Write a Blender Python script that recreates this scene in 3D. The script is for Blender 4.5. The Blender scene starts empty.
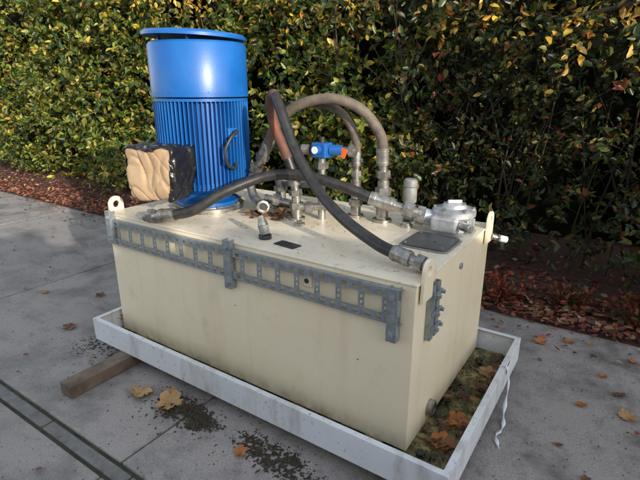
import bpy, bmesh, math, random
import numpy as np
from mathutils import Vector, Matrix, noise
random.seed(7); rng=np.random.default_rng(7)
scene=bpy.context.scene; COL=bpy.context.collection
scene.view_settings.view_transform='Standard'; scene.view_settings.look='None'; scene.view_settings.exposure=0

# ------------------------------------------------------------------ materials
def mat(name,col,rough=.5,metal=0,spec=.5,var=0.0,vscale=8,col2=None,bump=0,bscale=60,lo=.35,hi=.65,detail=6,coat=0):
    m=bpy.data.materials.new(name); m.use_nodes=True; nt=m.node_tree; n=nt.nodes; b=n['Principled BSDF']
    b.inputs['Base Color'].default_value=(*col,1); b.inputs['Roughness'].default_value=rough; b.inputs['Metallic'].default_value=metal
    b.inputs['Specular IOR Level'].default_value=spec; b.inputs['Coat Weight'].default_value=coat
    tc=n.new('ShaderNodeTexCoord')
    if col2 is not None:
        nz=n.new('ShaderNodeTexNoise'); nz.inputs['Scale'].default_value=vscale; nz.inputs['Detail'].default_value=detail; nz.inputs['Roughness'].default_value=.65
        nt.links.new(tc.outputs['Object'],nz.inputs['Vector'])
        r=n.new('ShaderNodeValToRGB'); r.color_ramp.elements[0].position=lo; r.color_ramp.elements[1].position=hi
        r.color_ramp.elements[0].color=(*col,1); r.color_ramp.elements[1].color=(*col2,1)
        nt.links.new(nz.outputs['Fac'],r.inputs['Fac']); nt.links.new(r.outputs['Color'],b.inputs['Base Color'])
    if bump:
        nb=n.new('ShaderNodeTexNoise'); nb.inputs['Scale'].default_value=bscale; nb.inputs['Detail'].default_value=5
        nt.links.new(tc.outputs['Object'],nb.inputs['Vector'])
        bp=n.new('ShaderNodeBump'); bp.inputs['Strength'].default_value=bump; bp.inputs['Distance'].default_value=.004
        nt.links.new(nb.outputs['Fac'],bp.inputs['Height']); nt.links.new(bp.outputs['Normal'],b.inputs['Normal'])
    return m

M_blue=mat('blue_paint',(.004,.090,.33),.36,col2=(.010,.118,.38),vscale=5,bump=.08,bscale=120)
M_steel=mat('zinc_steel',(.48,.47,.44),.36,metal=.8,col2=(.20,.18,.15),vscale=25,bump=.15)
M_galv=mat('galvanised_steel',(.36,.40,.42),.45,metal=.55,col2=(.23,.26,.28),vscale=40,bump=.1)
M_alu=mat('cast_aluminium',(.60,.61,.62),.45,metal=.6,col2=(.36,.37,.38),vscale=20,bump=.35,bscale=200)
M_rubber=mat('black_rubber',(.012,.012,.013),.40,col2=(.035,.033,.03),vscale=30,bump=.15,bscale=300)
M_oldhose=mat('weathered_hose',(.085,.068,.052),.7,col2=(.18,.14,.105),vscale=18,bump=.3,bscale=250)
M_redhose=mat('rusty_hose',(.20,.065,.035),.7,col2=(.08,.045,.03),vscale=14,bump=.3,bscale=250)
M_dark=mat('dark_plastic',(.02,.02,.022),.45,col2=(.035,.035,.035),vscale=20)
M_plate=mat('grey_cover_plate',(.06,.065,.07),.42,col2=(.10,.095,.085),vscale=30)
M_grey=mat('grey_plastic',(.24,.245,.24),.5,col2=(.16,.155,.14),vscale=30)
M_valve=mat('valve_blue',(.012,.10,.34),.4)
M_orange=mat('orange_tag',(.75,.13,.02),.5)
M_wood=mat('weathered_timber',(.21,.155,.11),.85,col2=(.09,.065,.048),vscale=9,bump=.6,bscale=40)
M_paper=mat('brown_kraft_paper',(.33,.22,.13),.75,col2=(.42,.30,.18),vscale=7,bump=.35,bscale=45)
M_bag=mat('black_polythene',(.012,.012,.014),.28,bump=.6,bscale=40)
M_white=mat('white_tag',(.75,.77,.8),.6)

def tree_mix(nt,a,b,fac):
    mx=nt.nodes.new('ShaderNodeMix'); mx.data_type='RGBA'
    for s,i in ((fac,0),(a,6),(b,7)):
        if isinstance(s,tuple): mx.inputs[i].default_value=(*s,1)
        elif isinstance(s,(int,float)): mx.inputs[i].default_value=s
        else: nt.links.new(s,mx.inputs[i])
    return mx.outputs[2]
def noise_f(nt,scale,lo,hi,vec=None,detail=6,rough=.6):
    tc=nt.nodes.new('ShaderNodeTexCoord'); nz=nt.nodes.new('ShaderNodeTexNoise'); nz.inputs['Scale'].default_value=scale; nz.inputs['Detail'].default_value=detail; nz.inputs['Roughness'].default_value=rough
    if vec:
        mp=nt.nodes.new('ShaderNodeMapping'); mp.inputs['Scale'].default_value=vec; nt.links.new(tc.outputs['Object'],mp.inputs['Vector']); nt.links.new(mp.outputs[0],nz.inputs['Vector'])
    else: nt.links.new(tc.outputs['Object'],nz.inputs['Vector'])
    r=nt.nodes.new('ShaderNodeMapRange'); r.inputs['From Min'].default_value=lo; r.inputs['From Max'].default_value=hi
    nt.links.new(nz.outputs['Fac'],r.inputs['Value']); return r.outputs[0]
def times(nt,a,k):
    mu=nt.nodes.new('ShaderNodeMath'); mu.operation='MULTIPLY'; nt.links.new(a,mu.inputs[0])
    if isinstance(k,(int,float)): mu.inputs[1].default_value=k
    else: nt.links.new(k,mu.inputs[1])
    return mu.outputs[0]
def cream():
    m=bpy.data.materials.new('cream_paint'); m.use_nodes=True; nt=m.node_tree; b=nt.nodes['Principled BSDF']
    c=tree_mix(nt,(.86,.765,.565),(.80,.70,.495),noise_f(nt,2.5,.35,.65))
    c=tree_mix(nt,c,(.45,.36,.22),times(nt,noise_f(nt,9,.54,.78,vec=(1,1,.12)),.25))
    c=tree_mix(nt,c,(.50,.40,.26),times(nt,noise_f(nt,5,.56,.72,detail=9,rough=.75),.3))
    c=tree_mix(nt,c,(.22,.15,.09),times(nt,noise_f(nt,90,.68,.74),.6))
    tc=nt.nodes.new('ShaderNodeTexCoord'); sp=nt.nodes.new('ShaderNodeSeparateXYZ'); nt.links.new(tc.outputs['Object'],sp.inputs[0])
    r=nt.nodes.new('ShaderNodeMapRange'); nt.links.new(sp.outputs[2],r.inputs['Value']); r.inputs['From Min'].default_value=.17; r.inputs['From Max'].default_value=.10; r.inputs['To Max'].default_value=.7
    c=tree_mix(nt,c,(.20,.155,.08),times(nt,r.outputs[0],noise_f(nt,14,.3,.7)))
    nt.links.new(c,b.inputs['Base Color']); b.inputs['Roughness'].default_value=.36
    return m
M_cream=cream()
def toppaint():
    m=bpy.data.materials.new('cream_paint_dirty'); m.use_nodes=True; nt=m.node_tree; b=nt.nodes['Principled BSDF']
    c=tree_mix(nt,(.85,.76,.585),(.68,.58,.42),noise_f(nt,3.5,.4,.7))
    c=tree_mix(nt,c,(.28,.21,.13),times(nt,noise_f(nt,22,.56,.72),.6))
    c=tree_mix(nt,c,(.14,.095,.06),noise_f(nt,120,.66,.72))
    nt.links.new(c,b.inputs['Base Color']); b.inputs['Roughness'].default_value=.40
    return m
M_top=toppaint()
def traypaint():
    m=bpy.data.materials.new('white_tray_paint'); m.use_nodes=True; nt=m.node_tree; b=nt.nodes['Principled BSDF']
    c=tree_mix(nt,(.74,.77,.80),(.62,.65,.67),noise_f(nt,3,.4,.7))
    c=tree_mix(nt,c,(.28,.25,.20),times(nt,noise_f(nt,9,.52,.72,vec=(1,1,.3),detail=9),.6))
    c=tree_mix(nt,c,(.20,.15,.10),times(nt,noise_f(nt,50,.63,.70),.8))
    nt.links.new(c,b.inputs['Base Color']); b.inputs['Roughness'].default_value=.42
    return m
M_tray=traypaint()
def floorpaint():
    m=bpy.data.materials.new('wet_mossy_floor'); m.use_nodes=True; nt=m.node_tree; b=nt.nodes['Principled BSDF']
    f=noise_f(nt,7,.42,.60); c=tree_mix(nt,(.02,.019,.013),(.40,.33,.14),f); c=tree_mix(nt,c,(.05,.045,.015),noise_f(nt,26,.47,.64))
    nt.links.new(c,b.inputs['Base Color']); r=nt.nodes.new('ShaderNodeMapRange'); nt.links.new(f,r.inputs['Value']); r.inputs['To Min'].default_value=.08; r.inputs['To Max'].default_value=.65; nt.links.new(r.outputs[0],b.inputs['Roughness'])
    return m
M_floor=floorpaint()

def paving():
    m=bpy.data.materials.new('concrete_paving'); m.use_nodes=True; nt=m.node_tree; b=nt.nodes['Principled BSDF']
    c=tree_mix(nt,(.40,.36,.33),(.31,.285,.265),noise_f(nt,1.1,.35,.65))
    g=nt.nodes.new('ShaderNodeNewGeometry'); c=tree_mix(nt,c,(.25,.235,.22),times(nt,g.outputs['Random Per Island'],.6))
    wet=noise_f(nt,2.2,.47,.64,detail=10,rough=.75)
    c=tree_mix(nt,c,(.135,.125,.115),times(nt,wet,.85))
    c=tree_mix(nt,c,(.07,.065,.055),times(nt,noise_f(nt,9,.56,.70,detail=10,rough=.75),.55))
    c=tree_mix(nt,c,(.09,.085,.08),times(nt,noise_f(nt,160,.45,.75,detail=3),.6))
    c=tree_mix(nt,c,(.50,.475,.44),noise_f(nt,75,.66,.74,detail=3))
    c=tree_mix(nt,c,(.05,.045,.036),noise_f(nt,38,.65,.73,detail=5))
    nt.links.new(c,b.inputs['Base Color']); r=nt.nodes.new('ShaderNodeMapRange'); nt.links.new(wet,r.inputs['Value']); r.inputs['To Min'].default_value=.82; r.inputs['To Max'].default_value=.48; nt.links.new(r.outputs[0],b.inputs['Roughness'])
    tc=nt.nodes.new('ShaderNodeTexCoord'); nb=nt.nodes.new('ShaderNodeTexNoise'); nb.inputs['Scale'].default_value=90; nb.inputs['Detail'].default_value=8
    nt.links.new(tc.outputs['Object'],nb.inputs['Vector']); bp=nt.nodes.new('ShaderNodeBump'); bp.inputs['Strength'].default_value=.6; bp.inputs['Distance'].default_value=.005
    nt.links.new(nb.outputs['Fac'],bp.inputs['Height']); nt.links.new(bp.outputs['Normal'],b.inputs['Normal'])
    return m
M_pave=paving()
M_strip=mat('channel_concrete',(.22,.21,.195),.75,col2=(.12,.115,.105),vscale=12,bump=.5,bscale=90)
M_joint=mat('joint_dirt',(.03,.028,.022),.95,col2=(.06,.065,.03),vscale=14)
M_soil=mat('bed_soil',(.06,.035,.025),.95,col2=(.13,.065,.045),vscale=16,bump=1,bscale=40)
M_ground=mat('ground_dirt',(.10,.09,.07),.95,col2=(.16,.15,.12),vscale=2)
M_bark=mat('bark',(.07,.052,.037),.9,col2=(.035,.027,.02),vscale=20,bump=.6,bscale=60)
M_core=mat('hedge_shade',(.004,.005,.003),1,spec=.05,col2=(.010,.010,.005),vscale=9)  # near-black: the inner shade of the hedge is put into this colour
M_moss=mat('dark_moss',(.03,.024,.016),.95,col2=(.075,.062,.035),vscale=60)

def leafmat(name,rough=.38,trans=.25):
    m=bpy.data.materials.new(name); m.use_nodes=True; nt=m.node_tree; b=nt.nodes['Principled BSDF']; o=nt.nodes['Material Output']
    a=nt.nodes.new('ShaderNodeAttribute'); a.attribute_name='leafcol'
    nt.links.new(a.outputs['Color'],b.inputs['Base Color']); b.inputs['Roughness'].default_value=rough; b.inputs['Specular IOR Level'].default_value=.4
    if trans:
        t=nt.nodes.new('ShaderNodeBsdfTranslucent'); mx=nt.nodes.new('ShaderNodeMixShader'); mx.inputs[0].default_value=trans
        hs=nt.nodes.new('ShaderNodeHueSaturation'); hs.inputs['Value'].default_value=1.5; nt.links.new(a.outputs['Color'],hs.inputs['Color']); nt.links.new(hs.outputs[0],t.inputs['Color'])
        nt.links.new(b.outputs[0],mx.inputs[1]); nt.links.new(t.outputs[0],mx.inputs[2]); nt.links.new(mx.outputs[0],o.inputs[0])
    return m
M_leaf=leafmat('hedge_leaf',.36,.2); M_dry=leafmat('dry_leaf',.65,0)

# ------------------------------------------------------------------ helpers
def empty(name,loc=(0,0,0)):
    e=bpy.data.objects.new(name,None); e.location=loc; e.empty_display_size=.1; COL.objects.link(e); return e
def fin(name,bm,m,parent,smooth=False,bev=0,seg=2):
    me=bpy.data.meshes.new(name); bm.normal_update(); bm.to_mesh(me); bm.free()
    for x in (m if isinstance(m,list) else [m]): me.materials.append(x)
    o=bpy.data.objects.new(name,me); COL.objects.link(o)
    if parent: o.parent=parent
    if smooth:
        for p in me.polygons: p.use_smooth=True
        try: me.set_sharp_from_angle(angle=math.radians(38))
        except Exception: pass
    if bev:
        b=o.modifiers.new('bevel','BEVEL'); b.width=bev; b.segments=seg; b.limit_method='ANGLE'; b.angle_limit=math.radians(40)
    return o
def addbox(bm,c,s,rot=None):
    r=bmesh.ops.create_cube(bm,size=1)
    M=Matrix.Translation(c)@(rot.to_4x4() if rot else Matrix.Identity(4))@Matrix.Diagonal((*s,1))
    bmesh.ops.transform(bm,matrix=M,verts=r['verts']); return r['verts']
def addcyl(bm,p0,p1,r,seg=24,r2=None):
    p0=Vector(p0); p1=Vector(p1); d=p1-p0
    q=bmesh.ops.create_cone(bm,cap_ends=True,cap_tris=False,segments=seg,radius1=r,radius2=r if r2 is None else r2,depth=d.length)
    M=Matrix.Translation((p0+p1)/2)@d.to_track_quat('Z','Y').to_matrix().to_4x4()
    bmesh.ops.transform(bm,matrix=M,verts=q['verts'])
def box(name,c,s,m,parent=None,bev=.003,rot=None):
    bm=bmesh.new(); addbox(bm,c,s,rot); return fin(name,bm,m,parent,bev=bev)
def cyl(name,p0,p1,r,m,parent=None,seg=28,r2=None,bev=.0):
    bm=bmesh.new(); addcyl(bm,p0,p1,r,seg,r2); return fin(name,bm,m,parent,smooth=seg>8,bev=bev)
def lathe(name,prof,c,m,parent=None,seg=48,axis=(0,0,1)):
    bm=bmesh.new(); rings=[]
    for r,z in prof:
        rings.append([bm.verts.new((r*math.cos(2*math.pi*i/seg),r*math.sin(2*math.pi*i/seg),z)) for i in range(seg)])
    for a,b in zip(rings,rings[1:]):
        for i in range(seg): bm.faces.new((a[i],a[(i+1)%seg],b[(i+1)%seg],b[i]))
    bm.faces.new(rings[0][::-1]); bm.faces.new(rings[-1])
    M=Matrix.Translation(c)@Vector(axis).to_track_quat('Z','Y').to_matrix().to_4x4()
    bmesh.ops.transform(bm,matrix=M,verts=bm.verts); return fin(name,bm,m,parent,smooth=True)
def catmull(P,n=14):
    P=[Vector(p) for p in P]; P=[2*P[0]-P[1]]+P+[2*P[-1]-P[-2]]; out=[]
    for i in range(1,len(P)-2):
        a,b,c,d=P[i-1:i+3]
        for k in range(n):
            t=k/n; out.append(.5*((2*b)+(c-a)*t+(2*a-5*b+4*c-d)*t*t+(3*b-a-3*c+d)*t**3))
    out.append(P[-2]); return out
def addtube(bm,pts,r,seg=16):
    pts=[Vector(p) for p in pts]; rs=r if isinstance(r,(list,tuple)) else [r]*len(pts)
    t=(pts[1]-pts[0]).normalized(); nrm=t.orthogonal().normalized(); prev=None
    for i,p in enumerate(pts):
        t2=((pts[min(i+1,len(pts)-1)]-pts[max(i-1,0)])).normalized()
        nrm=(nrm-t2*nrm.dot(t2)).normalized(); bn=t2.cross(nrm)
        ring=[bm.verts.new(p+(nrm*math.cos(2*math.pi*k/seg)+bn*math.sin(2*math.pi*k/seg))*rs[i]) for k in range(seg)]
        if prev:
            for k in range(seg): bm.faces.new((prev[k],prev[(k+1)%seg],ring[(k+1)%seg],ring[k]))
        else: bm.faces.new(ring[::-1])
        prev=ring
    bm.faces.new(prev)
def tube(name,P,r,m,parent=None,seg=18,n=14):
    bm=bmesh.new(); addtube(bm,catmull(P,n),r,seg); return fin(name,bm,m,parent,smooth=True)
def fitting(name,p0,p1,r,parent,m=None):
    m=m or M_steel; p0=Vector(p0); p1=Vector(p1); d=p1-p0; bm=bmesh.new()
    addcyl(bm,p0,p0+d*.5,r*1.25,24); addcyl(bm,p0+d*.06,p0+d*.12,r*1.32,24); addcyl(bm,p0+d*.38,p0+d*.44,r*1.32,24)
    addcyl(bm,p0+d*.5,p0+d*.68,r*.85,24); addcyl(bm,p0+d*.66,p0+d*.86,r*1.45,6); addcyl(bm,p0+d*.86,p1,r*.95,24)
    return fin(name,bm,m,parent,bev=.0012)

ZT=.82; L=1.85; W=.96
# ------------------------------------------------------------------ ground
def sheet(name,x0,y0,x1,y1,z,m,parent=None):
    bm=bmesh.new(); v=[bm.verts.new(p) for p in ((x0,y0,z),(x1,y0,z),(x1,y1,z),(x0,y1,z))]; bm.faces.new(v); return fin(name,bm,m,parent)
sheet('ground',-60,-60,60,60,-.05,M_ground)
pav=empty('concrete_pavement')
sheet('joint_bed',-20.0,-9,12,1.69,-.012,M_joint,pav)
xs=[-3.17+2.17*k for k in range(-7,7)]; ys=[-9.3,-7.14,-4.98,-2.82,-.70]
bm=bmesh.new(); g=.006
rows=[(ys[i],ys[i+1]) for i in range(4)]+[(-.62,1.68)]
for a,b in rows:
    for i in range(len(xs)-1):
        dz=random.uniform(-.002,.002)
        addbox(bm,((xs[i]+xs[i+1])/2,(a+b)/2,-.03+dz),(xs[i+1]-xs[i]-2*g,b-a-2*g,.06))
fin('slabs',bm,M_pave,pav,bev=.005)
bm=bmesh.new(); x=-18.3
while x<11:
    addbox(bm,(x+.3,-.66,-.034+random.uniform(-.001,.001)),(.59,.056,.06)); x+=.6
fin('drain_strip',bm,M_strip,pav,bev=.004)
bm=bmesh.new(); nx,ny=150,26; gv=[]
for j in range(ny+1):
    row=[]
    for i in range(nx+1):
        x=-19+31*i/nx; y=1.67+5*(j/ny)**1.5
        row.append(bm.verts.new((x,y,-.02+min(1,j/3)*.03+min(1,j/3)*.035*noise.noise((x*2.2,y*2.2,0)))))
    gv.append(row)
for j in range(ny):
    for i in range(nx): bm.faces.new((gv[j][i],gv[j][i+1],gv[j+1][i+1],gv[j+1][i]))
fin('planting_bed',bm,M_soil,None,smooth=True)

# ------------------------------------------------------------------ leaves in bulk
def norm(a): return a/np.maximum(np.linalg.norm(a,axis=1,keepdims=True),1e-9)
def leafmesh(name,P,D,N,Ln,Wd,C,m,parent=None,fold=.18,droop=.12):
    n=len(P); D=norm(D); S=norm(np.cross(D,N)); N=norm(np.cross(S,D)); Ln=Ln[:,None]; Wd=Wd[:,None]
    V=np.empty((n,6,3))
    V[:,0]=P; V[:,1]=P+D*Ln*.32+S*Wd*.5+N*Wd*fold; V[:,2]=P+D*Ln*.72+S*Wd*.36+N*(Wd*fold-Ln*droop*.4)
    V[:,3]=P+D*Ln-N*Ln*droop; V[:,4]=P+D*Ln*.72-S*Wd*.36+N*(Wd*fold-Ln*droop*.4); V[:,5]=P+D*Ln*.32-S*Wd*.5+N*Wd*fold
    me=bpy.data.meshes.new(name); me.vertices.add(n*6); me.vertices.foreach_set('co',V.reshape(-1).astype(np.float32))
    idx=np.array([0,1,2,3,0,3,4,5])[None,:]+np.arange(n)[:,None]*6
    me.loops.add(n*8); me.loops.foreach_set('vertex_index',idx.reshape(-1).astype(np.int32))
    me.polygons.add(n*2); me.polygons.foreach_set('loop_start',(np.arange(n*2)*4).astype(np.int32))
    me.update(calc_edges=True)
    at=me.attributes.new('leafcol','FLOAT_COLOR','POINT'); c=np.ones((n,6,4),np.float32); c[:,:,:3]=C[:,None,:]; at.data.foreach_set('color',c.reshape(-1))
    me.materials.append(m); o=bpy.data.objects.new(name,me); COL.objects.link(o)
    if parent: o.parent=parent
    return o
def palette(n,cols,w):
    w=np.array(w,float); w/=w.sum(); i=rng.choice(len(cols),n,p=w); c=np.array(cols)[i]
    return np.clip(c*rng.uniform(.7,1.3,(n,1))*rng.uniform(.92,1.08,(n,3)),0,1)
def twigleaves(B,T,tl,nl,ls,cols,w,spread=.9,clumpvar=True):
    n=len(B); T=norm(T); k=np.tile(np.arange(nl),n); B=np.repeat(B,nl,0); Tr=np.repeat(T,nl,0); tl=np.repeat(tl,nl)
    f=(k+.6)/nl
    R=rng.normal(size=(n*nl,3)); R=norm(R-Tr*(R*Tr).sum(1,keepdims=True))
    P=B+Tr*(tl*f)[:,None]+np.array([0,0,-1.0])*(tl*f*f*.15)[:,None]
    D=norm(Tr*(.35+.5*f)[:,None]+R*spread)
    N=norm(np.array([0.15,-.35,.7])+.7*rng.normal(size=(n*nl,3))+.3*Tr)
    ln=rng.uniform(.6,1.3,n*nl)*ls; C=palette(n*nl,cols,w)
    if clumpvar: C=np.clip(C*np.repeat(rng.uniform(.5,1.5,(n,1)),nl,0),0,1)
    return P,D,N,ln,ln*rng.uniform(.42,.62,n*nl),C
GR=[(.070,.112,.020),(.024,.050,.012),(.130,.150,.026),(.22,.205,.036),(.36,.26,.04),(.17,.07,.025)]
def lobes(centres,radii,tw,nl,ls,cols,w,tlen=(.12,.26),hemi=True):
    Bs=[];Ts=[]
    for c,r in zip(centres,radii):
        n=int(tw*r*r/.2); d=norm(rng.normal(size=(n,3)))
        if hemi: d[:,1]=np.where(d[:,1]>.2,-d[:,1],d[:,1])
        s=rng.uniform(.55,1.0,(n,1))
        Bs.append(c+d*r*s*np.array([1,.9,.85])); Ts.append(d+np.array([0,-.15,.35])+.35*rng.normal(size=(n,3)))
    B=np.vstack(Bs);T=np.vstack(Ts); keep=B[:,2]>.04; B=B[keep];T=T[keep]
    return twigleaves(B,T,rng.uniform(*tlen,len(B)),nl,ls,cols,w)
def core(name,x0,x1,y,parent,z1=4.0):  # dark backing sheet that stands in for shade between the leaves
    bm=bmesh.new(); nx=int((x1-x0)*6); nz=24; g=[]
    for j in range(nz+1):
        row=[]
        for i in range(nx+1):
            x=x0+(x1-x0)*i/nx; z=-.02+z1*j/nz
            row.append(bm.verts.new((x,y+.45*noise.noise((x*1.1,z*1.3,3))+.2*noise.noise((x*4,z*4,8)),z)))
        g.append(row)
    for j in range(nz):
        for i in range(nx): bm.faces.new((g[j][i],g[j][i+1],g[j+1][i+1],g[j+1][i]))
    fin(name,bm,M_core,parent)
def branches(name,n,x0,x1,y0,y1,h,parent,r=.012,lean=.35):
    bm=bmesh.new()
    for i in range(n):
        x=random.uniform(x0,x1); y=random.uniform(y0,y1); hh=random.uniform(*h); P=[(x,y,-.02)]; dx,dy=random.uniform(-lean,lean),random.uniform(-lean,lean*.3)
        for k in range(1,6):
            x+=dx*hh/5+random.uniform(-.06,.06); y+=dy*hh/5+random.uniform(-.05,.05); P.append((x,y,hh*k/5))
        pts=catmull(P,4); rr=random.uniform(.6,1.6)*r; addtube(bm,pts,[rr*(1-.75*q/len(pts)) for q in range(len(pts))],6)
        for b in range(4):
            q=random.randint(len(pts)//4,len(pts)-3); p=pts[q]; d=Vector((random.uniform(-1,1),random.uniform(-1,.4),random.uniform(.1,1))).normalized()
            l=random.uniform(.3,.8); pp=[p+d*l*s+Vector((0,0,.1*s*s)) for s in (0,.33,.66,1)]
            addtube(bm,pp,[rr*.45,rr*.35,rr*.25,rr*.12],5)
    fin(name,bm,M_bark,parent,smooth=True)
hed=empty('evergreen_hedge')
nL=205
cx=rng.uniform(-11,-1.3,nL); cz=rng.uniform(.15,3.35,nL); cy=3.0+rng.normal(0,.24,nL)+.30*np.sin(cx*1.7)*np.cos(cz*1.9)
arr=lobes(np.stack([cx,cy,cz],1),rng.uniform(.26,.6,nL),32,10,.080,GR,[5,4,5,3.5,1.8,.4])
leafmesh('foliage',*arr,M_leaf,hed); core('shade_backing',-14.5,-.9,3.55,hed); branches('stems',40,-11,-1.2,2.9,3.2,(1.5,3.3),hed)
shr=empty('mixed_shrub')
RC=[(.040,.060,.016),(.018,.030,.010),(.085,.088,.022),(.22,.16,.035),(.17,.05,.025)]
nR=105
cx=rng.uniform(-1.5,2.3,nR); cz=rng.uniform(.3,2.8,nR); cy=2.78+rng.normal(0,.33,nR)
arr=lobes(np.stack([cx,cy,cz],1),rng.uniform(.25,.46,nR),34,10,.062,RC,[5,5,3.5,1.4,1.2],tlen=(.12,.34))
leafmesh('foliage',*arr,M_leaf,shr); core('shade_backing',-1.2,5.5,3.8,shr); branches('stems',34,-1.3,2.8,2.45,3.2,(1.2,3.0),shr,r=.008)
ovr=empty('autumn_tree')
def bough(P,r,nt,tl,ls,cols,w,name):
    bm=bmesh.new(); pts=catmull(P,8); addtube(bm,pts,[r*(1-.7*q/len(pts)) for q in range(len(pts))],7); fin('limb_'+name,bm,M_bark,ovr,smooth=True)
    A=np.array([tuple(p) for p in pts]); i=rng.integers(len(A)//5,len(A),nt); B=A[i]+rng.normal(0,.05,(nt,3)); T=rng.normal(size=(nt,3))+np.array([0,-.4,-.35])
    B=B+norm(T)*rng.uniform(0,.28,(nt,1))
    leafmesh('leaves_'+name,*twigleaves(B,T,rng.uniform(.15,.4,nt),8,ls,cols,w),M_leaf,ovr)
YC=[(.46,.28,.035),(.34,.23,.04),(.16,.15,.03),(.36,.13,.02),(.05,.07,.02)]
bough([(3.6,3.4,.0),(3.3,3.2,1.4),(2.4,2.9,2.3),(1.2,2.4,2.3),(.2,2.15,2.15),(-.6,2.1,2.1)],.05,150,.3,.058,YC,[4,3,3,1.4,2],'a')
bough([(3.3,3.2,1.4),(2.2,2.6,2.2),(1.3,2.3,2.2),(.5,2.1,1.98),(.0,2.1,1.9)],.03,90,.3,.055,YC,[4,3,3,1.4,2],'b')
bough([(1.2,2.4,2.3),(0,2.3,2.45),(-1.2,2.25,2.4),(-2.1,2.2,2.3)],.025,120,.3,.055,YC,[4,3,3,1.2,2],'c')
bough([(-2.0,3.3,.0),(-2.4,3.1,1.6),(-3.0,2.6,2.45),(-3.9,2.3,2.6),(-4.8,2.1,2.7)],.03,110,.3,.058,YC,[4,3,3,1.2,2],'d')

redc=[(.26,.03,.02),(.15,.02,.015),(.08,.07,.02),(.32,.08,.03)]
for k,(x,y,s,cw) in enumerate([(-.05,1.86,.24,[5,4,3,2]),(.35,1.98,.20,[3,3,5,2]),(.75,1.92,.22,[3,3,5,2]),(-.6,2.0,.3,[1,2,9,1]),(1.3,1.95,.3,[3,3,4,2]),(-1.3,2.2,.3,[1,1,8,1])]):
    e=empty('barberry_plant'); n=30; a=rng.uniform(0,6.28,n); T=np.stack([np.cos(a)*.6,np.sin(a)*.6,rng.uniform(.6,1.3,n)],1)
    B=np.tile(np.array([x,y,.02]),(n,1))+rng.normal(0,.03,(n,3))*np.array([1,1,0]); tl=rng.uniform(.5,1,n)*s*1.3
    leafmesh('leaves',*twigleaves(B,T,tl,9,.04,redc,cw),M_leaf,e)
    bm=bmesh.new()
    for b,t,l in zip(B[:22],norm(T)[:22],tl[:22]): addtube(bm,[Vector(b),Vector(b+t*l*.5),Vector(b+t*l*.95)-Vector((0,0,l*.12))],[.004,.003,.0015],5)
    fin('stems',bm,M_bark,e)

LC=[(.20,.065,.04),(.14,.045,.035),(.28,.12,.065),(.33,.21,.11),(.08,.045,.03)]
def litter(name,n,fx,fy,fz,ls,cols,w,tilt=.35,m=M_dry):
    x=fx(n);y=fy(n); P=np.stack([x,y,fz(x,y)+rng.uniform(.003,.02,n)],1); a=rng.uniform(0,6.28,n)
    D=np.stack([np.cos(a),np.sin(a),rng.normal(0,tilt*.6,n)],1); N=norm(np.array([0,0,1.0])+tilt*rng.normal(size=(n,3))); ln=ls*rng.uniform(.6,1.4,n)
    return leafmesh(name,P,D,N,ln,ln*rng.uniform(.5,.8,n),palette(n,cols,w),m,None,fold=.2,droop=-.15)
litter('leaf_litter',15000,lambda n:rng.uniform(-13,3,n),lambda n:1.66+rng.exponential(.45,n),lambda x,y:np.full(len(x),.02),.045,LC,[4,4,3,1.5,2])
litter('scattered_small_leaves',520,lambda n:rng.uniform(-9,3,n),lambda n:1.68-rng.exponential(.18,n),lambda x,y:np.zeros(len(x)),.035,LC,[3,3,3,2,2])
litter('pavement_leaf_litter',60,lambda n:rng.uniform(-5,1.2,n),lambda n:rng.uniform(-.9,1.5,n),lambda x,y:np.full(len(x),.0),.028,LC,[3,3,2,2,3])
litter('scattered_grit',3200,lambda n:rng.uniform(-4,2,n),lambda n:rng.uniform(-1.2,1.6,n),lambda x,y:np.full(len(x),-.002),.008,[(.06,.05,.035),(.12,.07,.04)],[2,1])

def bigleaf(bm,c,s,rot,tilt,seed):
    rd=random.Random(seed); pts=[]; n=40
    for i in range(n):
        t=2*math.pi*i/n; r=.62+.30*abs(math.cos(2.5*t))**.8+.06*rd.uniform(-1,1)
        if abs(t-math.pi)<.25: r*=.55
        pts.append((r*math.cos(t),r*math.sin(t)*.85))
    Rm=Matrix.Rotation(rot,3,'Z')@Matrix.Rotation(tilt,3,'X'); cv=bm.verts.new(Vector(c)+Vector((0,0,.006))); mid=[];out=[]
    for k,(x,y) in enumerate(pts):
        for f,l in ((.5,mid),(1,out)):
            z=.5*(f*f)*(x*x*.5+.3*math.sin(3*x+seed)*y)+.06*rd.uniform(-1,1)*f+.2*abs(y)*f
            l.append(bm.verts.new(Vector(c)+Vector((0,0,.008))+Rm@Vector((x*f*s,y*f*s,max(0,z)*s))))
    for k in range(n):
        j=(k+1)%n; bm.faces.new((cv,mid[k],mid[j])); bm.faces.new((mid[k],out[k],out[j],mid[j]))
    a=Vector(c)+Vector((0,0,.01)); d=Rm@Vector((-1,0,0)); addtube(bm,[a,a+d*s*.8,a+d*s*1.5+Vector((0,0,.01))],[.0015,.0015,.001],5)
M_l1=mat('tan_leaf',(.50,.32,.14),.65,col2=(.33,.18,.07),vscale=14,bump=.4,bscale=80)
M_l2=mat('orange_leaf',(.45,.17,.04),.65,col2=(.28,.09,.03),vscale=14,bump=.4,bscale=80)
M_l3=mat('brown_leaf',(.17,.08,.045),.7,col2=(.09,.04,.025),vscale=14,bump=.4,bscale=80)
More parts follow.
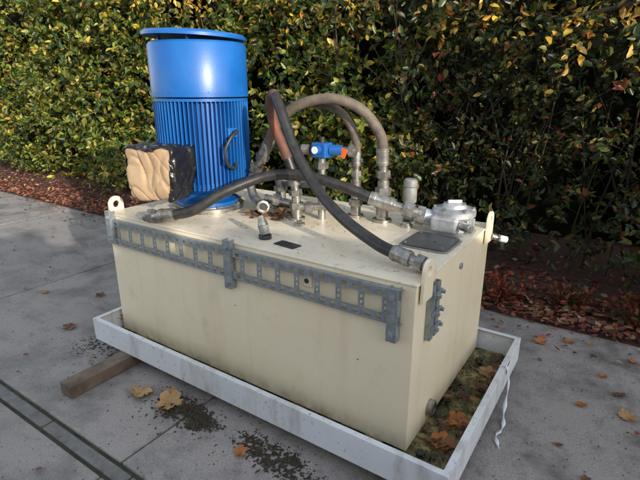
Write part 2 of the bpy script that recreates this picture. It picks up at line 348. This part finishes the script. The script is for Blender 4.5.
for m,lst in ((M_l1,[(-1.33,-.28,0,.075,.4),(-1.14,-.25,0,.085,1.8),(.74,.88,0,.05,2),(-1.2,-.19,0,.04,2),(-3.0,.1,0,.035,1)]),
              (M_l2,[(.27,1.40,0,.045,.5),(.55,.86,0,.03,.5),(.62,1.2,0,.025,1),(-.62,-.30,0,.04,2.2),(.42,1.5,0,.035,0),(.75,1.45,0,.03,2),(-1.75,1.3,0,.05,1)]),
              (M_l3,[(.70,1.05,0,.035,.7),(.5,.5,0,.02,.5),(.62,.35,0,.025,2),(-2.3,-.1,0,.05,1),(-2.6,.3,0,.04,2),(.9,.7,0,.03,1),(-.15,-.35,0,.03,1),(-2.2,.55,0,.05,.3)])):
    for i,(x,y,z,s,r) in enumerate(lst):
        bm=bmesh.new(); bigleaf(bm,(x,y,z),s,r,random.uniform(-.15,.15),i*3+int(s*1000)); fin('fallen_leaf',bm,m,None,smooth=True)
def debris(name,c,rx,ry,n,h=.02,smax=.007):
    V=[];F=[]; sub=[(random.gauss(0,.5),random.gauss(0,.5),random.uniform(.08,.35)) for _ in range(9)]
    for i in range(n):
        if i%6: sx,sy,sr=random.choice(sub)
        else: sx,sy,sr=0,0,.9
        qx=sx+random.gauss(0,sr); qy=sy+random.gauss(0,sr); q=math.hypot(qx,qy)
        x=c[0]+rx*qx; y=c[1]+ry*qy; s=random.uniform(.0012,smax)*(1.3-.5*min(q,1.5)); z=random.uniform(0,h)*max(0,1-q)*random.random()
        b=len(V); R3=Matrix.Rotation(random.uniform(0,6),3,'Z')@Matrix.Rotation(random.uniform(-.6,.6),3,'X'); e=random.uniform(1,3.2)
        for p in ((-e,-1,0),(e,-.6,0),(.3*e,1,.3),(0,0,1.2),(-.6*e,.8,0)): V.append(Vector((x,y,z+s*.3))+R3@(Vector(p)*s))
        F+=[(b,b+1,b+3),(b+1,b+2,b+3),(b+2,b+4,b+3),(b+4,b,b+3),(b+1,b,b+4,b+2)]
    me=bpy.data.meshes.new(name); me.from_pydata(V,[],F); me.materials.append(M_moss); o=bpy.data.objects.new(name,me); COL.objects.link(o)
debris('moss_debris',(-1.02,-.26),.20,.10,1300); debris('moss_debris',(-.48,-.25),.22,.07,700,.012); debris('moss_debris',(-2.6,1.35),.4,.12,1000,.006,.006); debris('moss_debris',(-1.9,-.1),.2,.2,400,.002,.004)

# ------------------------------------------------------------------ timber bearers, tray
for x,y0,y1 in ((-1.62,-.50,1.1),(.02,-.02,.95)):
    box('timber_bearer',(x,(y0+y1)/2,.036),(.095,y1-y0,.066),M_wood,None,bev=.004)
TX0,TX1,TY0,TY1=-1.91,.215,-.146,1.0
tray=empty('drip_tray'); bm=bmesh.new(); zb,zt2=.072,.20; t=.006
addbox(bm,((TX0+TX1)/2,(TY0+TY1)/2,zb+.003),(TX1-TX0-.002,TY1-TY0-.002,.006)); fin('tray_floor',bm,M_floor,tray)
bm=bmesh.new(); hz=zt2-zb
for y in (TY0,TY1): addbox(bm,((TX0+TX1)/2,y,zb+hz/2),(TX1-TX0+t,t,hz))
for x in (TX0,TX1): addbox(bm,(x,(TY0+TY1)/2,zb+hz/2-.0006),(t,TY1-TY0-t,hz))
for y,s in ((TY0,1),(TY1,-1)): addbox(bm,((TX0+TX1)/2,y+s*.010,zt2+.003),(TX1-TX0+t,.026,.005))
for x,s in ((TX0,1),(TX1,-1)): addbox(bm,(x+s*.010,(TY0+TY1)/2,zt2+.0031),(.026,TY1-TY0-.028,.005))
fin('tray_sides',bm,M_tray,tray,bev=.0015)
litter('tray_leaves',40,lambda n:rng.uniform(.03,.19,n),lambda n:rng.uniform(-.1,.9,n),lambda x,y:np.full(len(x),.08),.05,[(.36,.14,.04),(.22,.10,.05),(.10,.05,.03)],[2,3,3])
litter('tray_grime',700,lambda n:rng.uniform(.01,.205,n),lambda n:rng.uniform(-.13,.97,n),lambda x,y:np.full(len(x),.077),.012,[(.05,.04,.02),(.12,.10,.04)],[3,1])
litter('tray_leaves',40,lambda n:rng.uniform(-1.8,.0,n),lambda n:rng.uniform(-.12,-.03,n),lambda x,y:np.full(len(x),.08),.045,[(.30,.14,.06),(.14,.06,.03)],[3,2])
for i,(x,y,z,s,r) in enumerate([(.10,.14,.085,.055,.5),(.11,.30,.085,.06,1.5),(.13,.58,.10,.055,2.5),(-1.87,.05,.13,.05,1),(.12,.75,.085,.05,.2)]):
    bm=bmesh.new(); bigleaf(bm,(x,y,z),s,r,.35,i+40); fin('fallen_leaf',bm,(M_l2,M_l2,M_l3,M_l2,M_l1)[i],None,smooth=True)
st=empty('packing_strap'); P=catmull([(.19,.66,.207),(.225,.66,.208),(.245,.64,.13),(.25,.58,.03),(.27,.48,.008),(.26,.40,.012),(.29,.33,.008)],8)
bm=bmesh.new(); pv=None
for i,p in enumerate(P):
    w=.006+.004*math.sin(i*.9); a=Vector((.3,1,0)).normalized() if i<20 else Vector((1,.2,0)).normalized()
    q=(bm.verts.new(p-a*w),bm.verts.new(p+a*w))
    if pv: bm.faces.new((pv[0],pv[1],q[1],q[0]))
    pv=q
o=fin('strap_ribbon',bm,M_white,st,smooth=True); s_=o.modifiers.new('s','SOLIDIFY'); s_.thickness=.0012
box('strap_label',(.2235,.72,.175),(.003,.075,.045),M_white,st,bev=.001,rot=Matrix.Rotation(.12,3,'X'))

# ------------------------------------------------------------------ oil tank
tank=empty('hydraulic_oil_tank')
box('tank_body',(-L/2,W/2,(.095+ZT-.008)/2),(L,W,ZT-.008-.095),M_cream,tank,bev=.004)
box('tank_lid',(-L/2,W/2,ZT-.004),(L+.012,W+.012,.008),M_top,tank,bev=.002)
for x in (-L+.15,-.15):
    box('tank_foot',(x,W/2,.0865),(.08,W-.02,.017),M_cream,tank,bev=.001)
def lug(name,x,y,sx):
    bm=bmesh.new(); n=20; w=.046; z0=ZT-.08; zc=ZT+.035; hr=.020
    prof=[(-w,z0)]+[(-w*math.cos(math.pi*i/n),zc+w*math.sin(math.pi*i/n)) for i in range(n+1)]+[(w,z0)]
    hole=[(-hr*math.cos(2*math.pi*i/24),zc+hr*math.sin(2*math.pi*i/24)) for i in range(24)]
    vo=[bm.verts.new((0,a,b)) for a,b in prof]; vh=[bm.verts.new((0,a,b)) for a,b in hole]
    eo=[bm.edges.new((vo[i],vo[(i+1)%len(vo)])) for i in range(len(vo))]+[bm.edges.new((vh[i],vh[(i+1)%24])) for i in range(24)]
    bmesh.ops.triangle_fill(bm,use_beauty=True,edges=eo)
    bad=[f for f in bm.faces if all(v in vh for v in f.verts)]; bmesh.ops.delete(bm,geom=bad,context='FACES_ONLY')
    r=bmesh.ops.extrude_face_region(bm,geom=bm.faces[:]); bmesh.ops.translate(bm,vec=(.014*sx,0,0),verts=[g for g in r['geom'] if isinstance(g,bmesh.types.BMVert)])
    bmesh.ops.recalc_face_normals(bm,faces=bm.faces); bmesh.ops.translate(bm,vec=(x,y,0),verts=bm.verts)
    fin(name,bm,M_cream,tank,bev=.002)
lug('lifting_lug_1',-L-.0065,.065,-1); lug('lifting_lug_2',.0065,.065,1); lug('lifting_lug_3',.0065,W-.065,1); lug('lifting_lug_4',-L-.0065,W-.065,-1)
lathe('drain_port',[(.0,0),(.036,0),(.036,.022),(.026,.026),(.026,.012),(.0,.012)],(.001,.23,.165),M_steel,tank,seg=28,axis=(1,0,0))
cyl('drain_plug',(.012,.23,.165),(.022,.23,.165),.022,M_dark,tank,seg=24)
lathe('level_port',[(.0,0),(.014,0),(.014,.008),(.0,.009)],(.001,.50,.735),M_galv,tank,seg=20,axis=(1,0,0))
box('socket_plate',(-.475,-.004,.728),(.05,.007,.052),M_top,tank,bev=.002); cyl('socket_hole_shade',(-.475,-.006,.728),(-.475,-.010,.728),.011,M_dark,tank,seg=16)  # raised dark disc on the plate; shade of a hole put into colour
for x,z in ((-.23,.44),(-.9,.5)): cyl('paint_chip',(x,-.0003,z),(x,-.0012,z),.003,M_dark,tank,seg=10)
for y in (.03,.85): cyl('foot_bolt',(.05,y,.08),(.05,y,.098),.02,M_dark,tank,seg=6)
fitting('level_fitting',(.02,.925,.765),(.06,.96,.75),.013,tank); cyl('level_cap',(.055,.955,.752),(.085,.98,.742),.017,M_white,tank,seg=18,bev=.002); cyl('level_elbow',(.062,.965,.742),(.07,.97,.69),.008,M_dark,tank,seg=12)

rail=empty('galvanised_mounting_rail'); bm=bmesh.new(); yr=-.026; x0,x1=-1.84,-.045; N=int((x1-x0)/.05)
def strip(za,zb_): addbox(bm,((x0+x1)/2,yr,(za+zb_)/2),(x1-x0,.003,zb_-za))
strip(.781,.790); strip(.757,.765); strip(.683,.690); strip(.655,.663)
for i in range(N+1):
    x=x0+.012+i*(x1-x0-.024)/N
    addbox(bm,(x,yr,.773),(.026,.003,.0158)); addbox(bm,(x,yr,.673),(.026,.003,.0198))
    if i%2==0:
        addbox(bm,(x-.009,yr,.7235),(.008,.003,.0668)); addbox(bm,(x+.009,yr,.7235),(.008,.003,.0668))
        for z in (.70,.7235,.747): addbox(bm,(x,yr,z),(.0098,.003,.010))
addbox(bm,((x0+x1)/2,yr+.011,.7915),(x1-x0,.024,.003)); addbox(bm,((x0+x1)/2,yr+.011,.6535),(x1-x0,.024,.003))
fin('perforated_rail',bm,M_galv,rail)
for i,(x,za,zb_) in enumerate(((-1.80,.675,.84),(-.90,.60,.835),(-.075,.585,.80))):
    bm=bmesh.new(); addbox(bm,(x,-.036,(za+zb_)/2),(.034,.004,zb_-za)); addbox(bm,(x-.019,-.020,(za+zb_)/2),(.004,.036,zb_-za)); addbox(bm,(x+.019,-.020,(za+zb_)/2),(.004,.036,zb_-za))
    for z in (za+.03,zb_-.035): addcyl(bm,(x,-.038,z),(x,-.047,z),.010,6); addcyl(bm,(x,-.038,z),(x,-.040,z),.014,20)
    fin('clamp_%d'%(i+1),bm,M_galv,rail,bev=.001)
bm=bmesh.new()
for y in (.125,.175):
    addbox(bm,(.022,y,.665),(.004,.030,.23)); addbox(bm,(.012,y-.016,.665),(.022,.003,.23)); addbox(bm,(.012,y+.016,.665),(.022,.003,.23))
for z in (.60,.665,.74):
    addbox(bm,(.030,.15,z),(.010,.085,.016)); addcyl(bm,(.033,.125,z),(.050,.125,z),.009,6); addcyl(bm,(.033,.178,z),(.046,.178,z),.009,6)
fin('end_strut_clamp',bm,M_galv,rail,bev=.001)

# ------------------------------------------------------------------ motor
MC=Vector((-1.485,.42,0)); mot=empty('electric_motor'); K=.97
lathe('base_ring',[(0,0),(.205,0),(.205,.022),(.185,.026),(.185,.03),(0,.03)],(MC.x,MC.y,ZT+.001),M_steel,mot,seg=64)
lathe('drive_end_bell',[(0,0),(.178,0),(.178,.02),(.135,.028),(.145,.065),(.195,.10),(.226,.115),(.226,.140),(0,.140)],(MC.x,MC.y,ZT+.032),M_blue,mot,seg=64)
zb1,zt1=.955,1.435
cyl('stator_housing',(MC.x,MC.y,zb1),(MC.x,MC.y,zt1),.228*K,M_blue,mot,seg=72)
bm=bmesh.new(); nf=68
for i in range(nf):
    a=2*math.pi*i/nf; R3=Matrix.Rotation(a,3,'Z'); c=Vector((MC.x,MC.y,(zb1+zt1)/2))+R3@Vector((.243*K,0,0))
    addbox(bm,c,(.036,.0055,zt1-zb1-.014),R3)
fin('cooling_fins',bm,M_blue,mot,bev=.0012,seg=1)
lathe('fin_collar',[(.20,0),(.262*K,0),(.262*K,.014),(.20,.014)],(MC.x,MC.y,zt1-.016),M_blue,mot,seg=72)
lathe('fan_cowl',[(0,0),(.262*K,0),(.266*K,.004),(.266*K,.258),(.255*K,.272),(0,.274)],(MC.x,MC.y,zt1+.004),M_blue,mot,seg=80)
lathe('cowl_band',[(.2,0),(.2685*K,0),(.2685*K,.022),(.2,.022)],(MC.x,MC.y,zt1+.006),M_blue,mot,seg=80)
o=lathe('rain_canopy',[(0,.006),(.255*K,.006),(.268*K,0),(.278*K,.002),(.278*K,.016),(.268*K,.026),(.18,.036),(0,.040)],(0,0,0),M_blue,mot,seg=80)
o.location=(MC.x-.008,MC.y-.008,zt1+.298); o.rotation_euler=(math.radians(-1),math.radians(2.2),0)
for k in range(4):
    a=.6+k*math.pi/2; cyl('canopy_post_%d'%(k+1),(MC.x+.2*math.cos(a),MC.y+.2*math.sin(a),zt1+.27),(MC.x+.2*math.cos(a),MC.y+.2*math.sin(a),zt1+.31),.008,M_blue,mot,seg=10)
for k in range(8):
    a=.2+k*math.pi/4; d=Vector((math.cos(a),math.sin(a),0)); p=MC+d*.255+Vector((0,0,zt1+.03)); cyl('cowl_screw_%d'%(k+1),p,p+d*.008,.006,M_blue,mot,seg=6)
for k in range(8):
    a=k*math.pi/4+.3; p=MC+Vector((math.cos(a)*.192,math.sin(a)*.192,ZT+.026)); cyl('flange_bolt_%d'%(k+1),p,p+Vector((0,0,.014)),.010,M_steel,mot,seg=6)
a=math.radians(-8); d=Vector((math.cos(a),math.sin(a),0)); R3=Matrix.Rotation(a,3,'Z')
box('side_boss',MC+d*.245+Vector((0,0,1.26)),(.045,.06,.05),M_blue,mot,bev=.004,rot=R3)
cb=MC+d*.29
tube('motor_cable',[cb+Vector((-.03,0,1.26)),cb+Vector((.01,0,1.27)),cb+R3@Vector((.02,-.05,1.24)),cb+R3@Vector((.01,-.085,1.17)),cb+R3@Vector((.0,-.06,1.10)),cb+R3@Vector((-.01,-.01,1.08)),cb+R3@Vector((-.035,.02,1.10))],.009,M_dark,mot,seg=10)

# terminal box wrapped in paper and polythene
wrap=empty('wrapped_terminal_box')
def crumple(name,c,s,m,rotz,amp,seed,cuts=48,faces=None,solid=.0,taper=.0,sharp=8,push=0):
    bm=bmesh.new(); bmesh.ops.create_cube(bm,size=1); bmesh.ops.subdivide_edges(bm,edges=bm.edges[:],cuts=cuts,use_grid_fill=True)
    R3=Matrix.Rotation(rotz,3,'Z'); off=Vector((3.3,7.1,1.9))
    if faces:
        kill=[f for f in bm.faces if not faces(f.calc_center_median())]; bmesh.ops.delete(bm,geom=kill,context='FACES')
    for v in bm.verts:
        p=v.co.copy(); l=(abs(p.x)**sharp+abs(p.y)**sharp+abs(p.z)**sharp)**(1/sharp); q=p/max(l,1e-6)*.5 if l>.5 else p
        k=1-taper*(.5-q.z)**2; q=Vector((q.x*s[0]*k,q.y*s[1]*k,q.z*s[2])); nn=q.normalized()
        n1=noise.noise(Vector((q.x*9,q.y*9,q.z*6))+off); n2=noise.noise(Vector((q.x*15+q.z*9,q.y*15,q.z*8))+off*2)
        f=-((1-min(1,abs(n1)*4))**2)*amp-((1-min(1,abs(n2)*4))**2)*amp*.7+push
        v.co=Vector(c)+R3@(q+noise.noise_vector(q*5+off)*.026+nn*f)+Vector((0,0,0))
        if seed==2: v.co+=noise.noise_vector(v.co*30)*.006
    o=fin(name,bm,m,wrap,smooth=True)
    if solid: so=o.modifiers.new('so','SOLIDIFY'); so.thickness=solid
    return o
rz=math.radians(22)
crumple('paper_wrap',(-1.462,.085,1.075),(.30,.23,.285),M_paper,rz,.012,1,taper=.18)
def bagf(c):
    n1=noise.noise((c.x*3+5,c.y*3,c.z*3))*.22+noise.noise((c.x*9,c.y*9,c.z*9))*.05
    return (c.z>.43+n1*.5 and c.y<.6) or (c.x>.43+n1*.35) or (c.x<-.499 and c.z>.1+n1) or (c.y>.3)
crumple('polythene_bag',(-1.462,.085,1.075),(.30,.23,.285),M_bag,rz,.010,2,faces=bagf,solid=.0015,taper=.18,push=.008)

# ------------------------------------------------------------------ hoses and fittings
def hose(name,P,r,m,f0=None,f1=None):
    e=empty(name); tube('hose_body',P,r,m,e)
    if f0: fitting('end_fitting_1',f0[0],f0[1],r,e)
    if f1: fitting('end_fitting_2',f1[0],f1[1],r,e)
    return e
hose('hydraulic_hose',[(-1.35,.045,.868),(-1.24,.09,.90),(-1.13,.20,.985),(-.99,.36,1.055),(-.82,.45,1.065),(-.62,.51,1.02),(-.47,.56,.965)],.027,M_rubber,
     ((-1.335,.05,.872),(-1.50,-.012,.850)),((-.49,.553,.972),(-.25,.63,.905)))
hb=[(-.885,.475,1.03),(-.93,.46,1.16),(-.985,.44,1.30),(-.985,.41,1.41),(-.935,.38,1.455),(-.865,.345,1.38),(-.76,.31,1.21),(-.61,.27,1.05),(-.43,.2,.955),(-.24,.14,.895),(-.14,.12,.875)]
hose('hydraulic_hose',hb,.025,M_rubber,((-.90,.47,1.075),(-.885,.48,.93)),((-.155,.122,.878),(.0,.11,.853)))
hc=catmull(hb,14); bm=bmesh.new(); addtube(bm,hc[12:60],.0262,18); fin('rusty_sleeve',bm,M_redhose,bpy.data.objects['hydraulic_hose.001'],smooth=True)
hose('hydraulic_hose',[(-1.12,.50,1.14),(-1.04,.51,1.29),(-.90,.52,1.40),(-.72,.56,1.435),(-.58,.61,1.385),(-.50,.66,1.27),(-.485,.68,1.17)],.026,M_oldhose,
     ((-1.085,.505,1.20),(-1.19,.49,1.02)),((-.49,.675,1.20),(-.485,.69,1.03)))
hose('hydraulic_hose',[(-1.16,.58,1.15),(-1.10,.59,1.29),(-.98,.60,1.395),(-.83,.61,1.41),(-.71,.65,1.36),(-.655,.69,1.24),(-.65,.70,1.14)],.021,M_oldhose,
     ((-1.13,.585,1.22),(-1.19,.57,1.08)),((-.652,.70,1.17),(-.65,.70,1.02)))
pipe=empty('pipe_manifold')
tube('suction_elbow',[(-1.19,.49,1.03),(-1.20,.48,.98),(-1.17,.46,.92),(-1.10,.43,.885),(-1.05,.40,.88)],.024,M_steel,pipe)
lathe('elbow_union',[(.018,0),(.036,0),(.036,.03),(.026,.032),(.026,.02),(.018,.02)],(-1.06,.41,.882),M_steel,pipe,seg=8,axis=(.7,-.7,0))
cyl('elbow_bore_shade',(-1.055,.405,.882),(-1.045,.395,.882),.020,M_dark,pipe,seg=20)  # dark disc in the open elbow end; bore shade put into its colour
def stack(name,x,y,parts,m=M_steel):
    bm=bmesh.new(); z=ZT
    for h,r,s in parts: addcyl(bm,(x,y,z),(x,y,z+h-.0005),r,s); z+=h
    return fin(name,bm,m,pipe,bev=.001)
stack('riser_1',-.485,.69,[(.015,.05,32),(.06,.032,24),(.035,.044,6),(.03,.030,24),(.04,.042,6),(.035,.030,24)])
stack('riser_2',-.65,.70,[(.012,.045,32),(.05,.028,24),(.035,.038,6),(.03,.026,24),(.035,.036,6),(.04,.026,24)])
stack('riser_3',-.885,.48,[(.012,.045,32),(.045,.03,24),(.035,.038,6),(.03,.024,24)])
stack('riser_4',-1.10,.62,[(.012,.05,32),(.09,.03,24),(.03,.04,6),(.06,.028,24)])
cyl('cross_tube_1',(-.885,.48,.885),(-.74,.56,.89),.020,M_steel,pipe); cyl('cross_nut_1',(-.84,.505,.886),(-.81,.52,.887),.032,M_steel,pipe,seg=6)
cyl('cross_tube_2',(-.65,.70,.93),(-.485,.69,.93),.017,M_steel,pipe)
cyl('cross_tube_3',(-1.10,.62,.97),(-.78,.56,1.0),.017,M_steel,pipe)
cyl('branch_tube',(-1.12,.50,.90),(-.95,.58,.86),.024,M_steel,pipe); cyl('branch_nut',(-1.08,.52,.892),(-1.04,.54,.882),.036,M_steel,pipe,seg=6)
val=empty('pressure_valve')
box('valve_block',(-.77,.55,1.185),(.085,.075,.075),M_valve,val,bev=.006)
cyl('valve_stem',(-.77,.55,ZT),(-.77,.55,1.15),.020,M_steel,val); cyl('valve_nut',(-.77,.55,1.09),(-.77,.55,1.125),.034,M_steel,val,seg=6)
cyl('valve_body_side',(-.83,.53,1.185),(-.87,.515,1.185),.026,M_steel,val); cyl('valve_knob',(-.77,.51,1.19),(-.77,.485,1.19),.024,M_valve,val)
cyl('valve_coil',(-.73,.565,1.185),(-.67,.585,1.185),.027,M_valve,val); cyl('valve_face',(-.77,.4855,1.19),(-.77,.482,1.19),.018,M_white,val)
box('orange_tag',(-.655,.57,1.175),(.035,.006,.045),M_orange,val,bev=.001,rot=Matrix.Rotation(.4,3,'Y')); cyl('valve_top',(-.77,.55,1.22),(-.77,.55,1.25),.015,M_dark,val)
cyl('side_pipe',(-.67,.585,1.185),(-.60,.61,1.185),.018,M_steel,val); cyl('side_nut',(-.64,.596,1.185),(-.615,.605,1.185),.03,M_steel,val,seg=6)
br=empty('tank_breather'); lathe('breather_body',[(0,0),(.030,0),(.030,.02),(.018,.025),(.018,.09),(.034,.10),(.036,.105),(.036,.165),(.032,.175),(.032,.18),(.036,.185),(.036,.21),(.028,.222),(0,.224)],(-.375,.78,ZT),M_grey,br,seg=36)
fl=empty('return_line_filter'); fx,fy=-.115,.71
lathe('filter_flange',[(0,0),(.108,0),(.108,.016),(.088,.02),(.085,.072),(.092,.084),(.102,.088),(.102,.112),(.09,.12),(.06,.124),(.052,.14),(0,.142)],(fx,fy,ZT),M_alu,fl,seg=48)
bm=bmesh.new(); 
for k in range(10):
    a=k*math.pi/5+.1; R3=Matrix.Rotation(a,3,'Z'); addbox(bm,Vector((fx,fy,ZT+.048))+R3@Vector((.09,0,0)),(.022,.012,.06),R3)
fin('filter_ribs',bm,M_alu,fl,bev=.002)
cyl('inlet_port',(fx-.03,fy-.02,ZT+.055),(fx-.145,fy-.065,ZT+.075),.040,M_alu,fl,seg=28,bev=.003)
cyl('inlet_nut',(fx-.125,fy-.057,ZT+.071),(fx-.160,fy-.071,ZT+.077),.048,M_steel,fl,seg=6,bev=.002)
box('filter_shoulder',(fx-.01,fy-.085,ZT+.055),(.13,.06,.08),M_alu,fl,bev=.014)
cyl('filter_indicator',(fx+.07,fy-.09,ZT+.06),(fx+.12,fy-.12,ZT+.06),.020,M_steel,fl,seg=18,bev=.002)
for k in range(6):
    a=k*math.pi/3+.3; p=Vector((fx+.09*math.cos(a),fy+.09*math.sin(a),ZT+.111)); cyl('lid_bolt_%d'%(k+1),p,p+Vector((0,0,.018)),.009,M_steel,fl,seg=6)
box('filter_handle',(fx,fy,ZT+.150),(.07,.014,.018),M_alu,fl,bev=.005,rot=Matrix.Rotation(.6,3,'Z'))
sm=empty('filler_cap'); lathe('cap_body',[(0,0),(.03,0),(.03,.012),(.022,.014),(.022,.03),(0,.032)],(-.335,.665,ZT),M_steel,sm,seg=28); cyl('cap_recess_shade',(-.335,.665,ZT+.030),(-.335,.665,ZT+.034),.014,M_dark,sm,seg=20)  # raised dark disc on the cap; recess shade put into its colour
cp=empty('inspection_cover')
def rplate(name,c,sx,sy,h,r,m,par,rot=0):
    bm=bmesh.new(); vs=[]
    for qx,qy,a0 in ((1,1,0),(-1,1,90),(-1,-1,180),(1,-1,270)):
        for k in range(9):
            a=math.radians(a0+k*90/8); vs.append(bm.verts.new((qx*(sx/2-r)+r*math.cos(a),qy*(sy/2-r)+r*math.sin(a),0)))
    f=bm.faces.new(vs); q=bmesh.ops.extrude_face_region(bm,geom=[f]); bmesh.ops.translate(bm,vec=(0,0,h),verts=[g for g in q['geom'] if isinstance(g,bmesh.types.BMVert)])
    bmesh.ops.recalc_face_normals(bm,faces=bm.faces); bmesh.ops.transform(bm,matrix=Matrix.Translation(c)@Matrix.Rotation(rot,4,'Z'),verts=bm.verts)
    return fin(name,bm,m,par,bev=.003)
rplate('cover_gasket',(-.135,.48,ZT+.0005),.225,.235,.006,.03,M_grey,cp); rplate('cover_plate',(-.135,.48,ZT+.007),.205,.215,.009,.028,M_plate,cp)
for qx in (-1,1):
    for qy in (-1,1): cyl('cover_screw',(-.135+qx*.085,.48+qy*.09,ZT+.016),(-.135+qx*.085,.48+qy*.09,ZT+.020),.007,M_steel,cp,seg=12)
pl=empty('lid_plug'); lathe('plug_boss',[(0,0),(.028,0),(.028,.012),(0,.013)],(-.80,.39,ZT),M_steel,pl,seg=24); cyl('plug_hex',(-.80,.39,ZT+.013),(-.80,.39,ZT+.028),.015,M_steel,pl,seg=6)
sw=empty('level_switch')
cyl('switch_base',(-.80,.12,ZT),(-.80,.12,ZT+.02),.030,M_dark,sw,seg=24,bev=.002); cyl('switch_stem',(-.80,.12,ZT+.02),(-.812,.123,ZT+.06),.022,M_grey,sw,seg=20,r2=.026); cyl('switch_head',(-.812,.123,ZT+.06),(-.828,.127,ZT+.105),.026,M_steel,sw,seg=24,r2=.012,bev=.003)
rp=empty('rating_plate'); rplate('plate',(-.655,.10,ZT+.0006),.12,.062,.004,.006,M_dark,rp,rot=math.radians(-6))
litter('lid_leaves',34,lambda n:rng.uniform(-1.15,-.9,n),lambda n:rng.uniform(.35,.6,n),lambda x,y:np.full(len(x),ZT),.055,[(.22,.11,.05),(.13,.06,.035),(.32,.18,.07)],[3,3,2])
litter('lid_crumbs',200,lambda n:rng.uniform(-1.8,-.05,n),lambda n:rng.uniform(.03,.93,n),lambda x,y:np.full(len(x),ZT-.003),.008,[(.10,.06,.035),(.06,.05,.035)],[1,1])
for i,(x,y) in enumerate(((-1.0,.47),(-1.08,.4),(-.95,.55))):
    bm=bmesh.new(); bigleaf(bm,(x,y,ZT),.055,i*2.1,.3,i+70); fin('fallen_leaf',bm,M_l3,None,smooth=True)

# ------------------------------------------------------------------ unseen wall added behind the viewpoint, stepped to shade foreground, tank and shrubs
wl=empty('shade_wall')
wm=mat('wall_brick',(.34,.20,.14),.9,col2=(.42,.27,.2),vscale=9,bump=.4)
dirv=Vector((.962,.274,0)).normalized(); ang=math.atan2(dirv.y,dirv.x); Rw=Matrix.Rotation(ang,3,'Z')
def wy(x): return -2.1+.285*(x-4.87)
def wseg(i,xa,xb,h):
    a=Vector((xa,wy(xa),0)); b=Vector((xb,wy(xb),0)); c=(a+b)/2; l=(b-a).length
    box('wall_panel_%d'%i,c+Vector((0,0,h/2-.03)),(l-.002,.22,h-.06),wm,wl,bev=.004,rot=Rw)
    box('wall_coping_%d'%i,c+Vector((0,0,h-.028)),(l-.002,.30,.06),M_pave,wl,bev=.008,rot=Rw)
wseg(1,-2.5,4.25,2.14); wseg(2,4.25,5.3,2.36); wseg(3,5.3,7.4,2.46); wseg(4,7.4,13,3.3)
for k,(x,h) in enumerate(((3.14,2.10),(3.87,2.24))):  # unseen posts and balls, added to cast the head-shaped shadows
    p=Vector((x,wy(x),0)); box('head_shadow_post_%d'%(k+1),p+Vector((0,0,(h-.04)/2)),(.26,.34,h-.04),wm,wl,bev=.004,rot=Rw)
    bm=bmesh.new(); bmesh.ops.create_uvsphere(bm,u_segments=24,v_segments=16,radius=.12,matrix=Matrix.Translation(p+Vector((0,0,h+.08)))); fin('head_shadow_ball_%d'%(k+1),bm,M_pave,wl,smooth=True)

# ------------------------------------------------------------------ light and camera
EL=math.radians(15); tow=Vector((.917,-.40,0)).normalized()
w=bpy.data.worlds.new('World'); scene.world=w; w.use_nodes=True; nt=w.node_tree; bg=nt.nodes['Background']
sky=nt.nodes.new('ShaderNodeTexSky'); sky.sky_type='NISHITA'; sky.sun_disc=False; sky.sun_elevation=EL; sky.sun_rotation=math.atan2(tow.x,tow.y)%(2*math.pi)
hs=nt.nodes.new('ShaderNodeHueSaturation'); hs.inputs['Saturation'].default_value=.5; nt.links.new(sky.outputs[0],hs.inputs['Color'])
nt.links.new(hs.outputs[0],bg.inputs[0]); bg.inputs[1].default_value=.40
sl=bpy.data.lights.new('sun','SUN'); sl.energy=5.0; sl.angle=math.radians(.5); sl.color=(1,.91,.78)
so=bpy.data.objects.new('sun',sl); COL.objects.link(so); dd=-(tow*math.cos(EL)+Vector((0,0,math.sin(EL)))); so.rotation_euler=dd.to_track_quat('-Z','Y').to_euler(); so.location=(8,-4,6)
cd=bpy.data.cameras.new('camera'); cam=bpy.data.objects.new('camera',cd); COL.objects.link(cam); scene.camera=cam
cd.sensor_width=36; cd.lens=470.4/640*36; cd.clip_end=300; cd.clip_start=.05
cam.location=(.5682,-1.4683,1.4833); cam.rotation_euler=(math.pi/2-.3118,0,.5895)
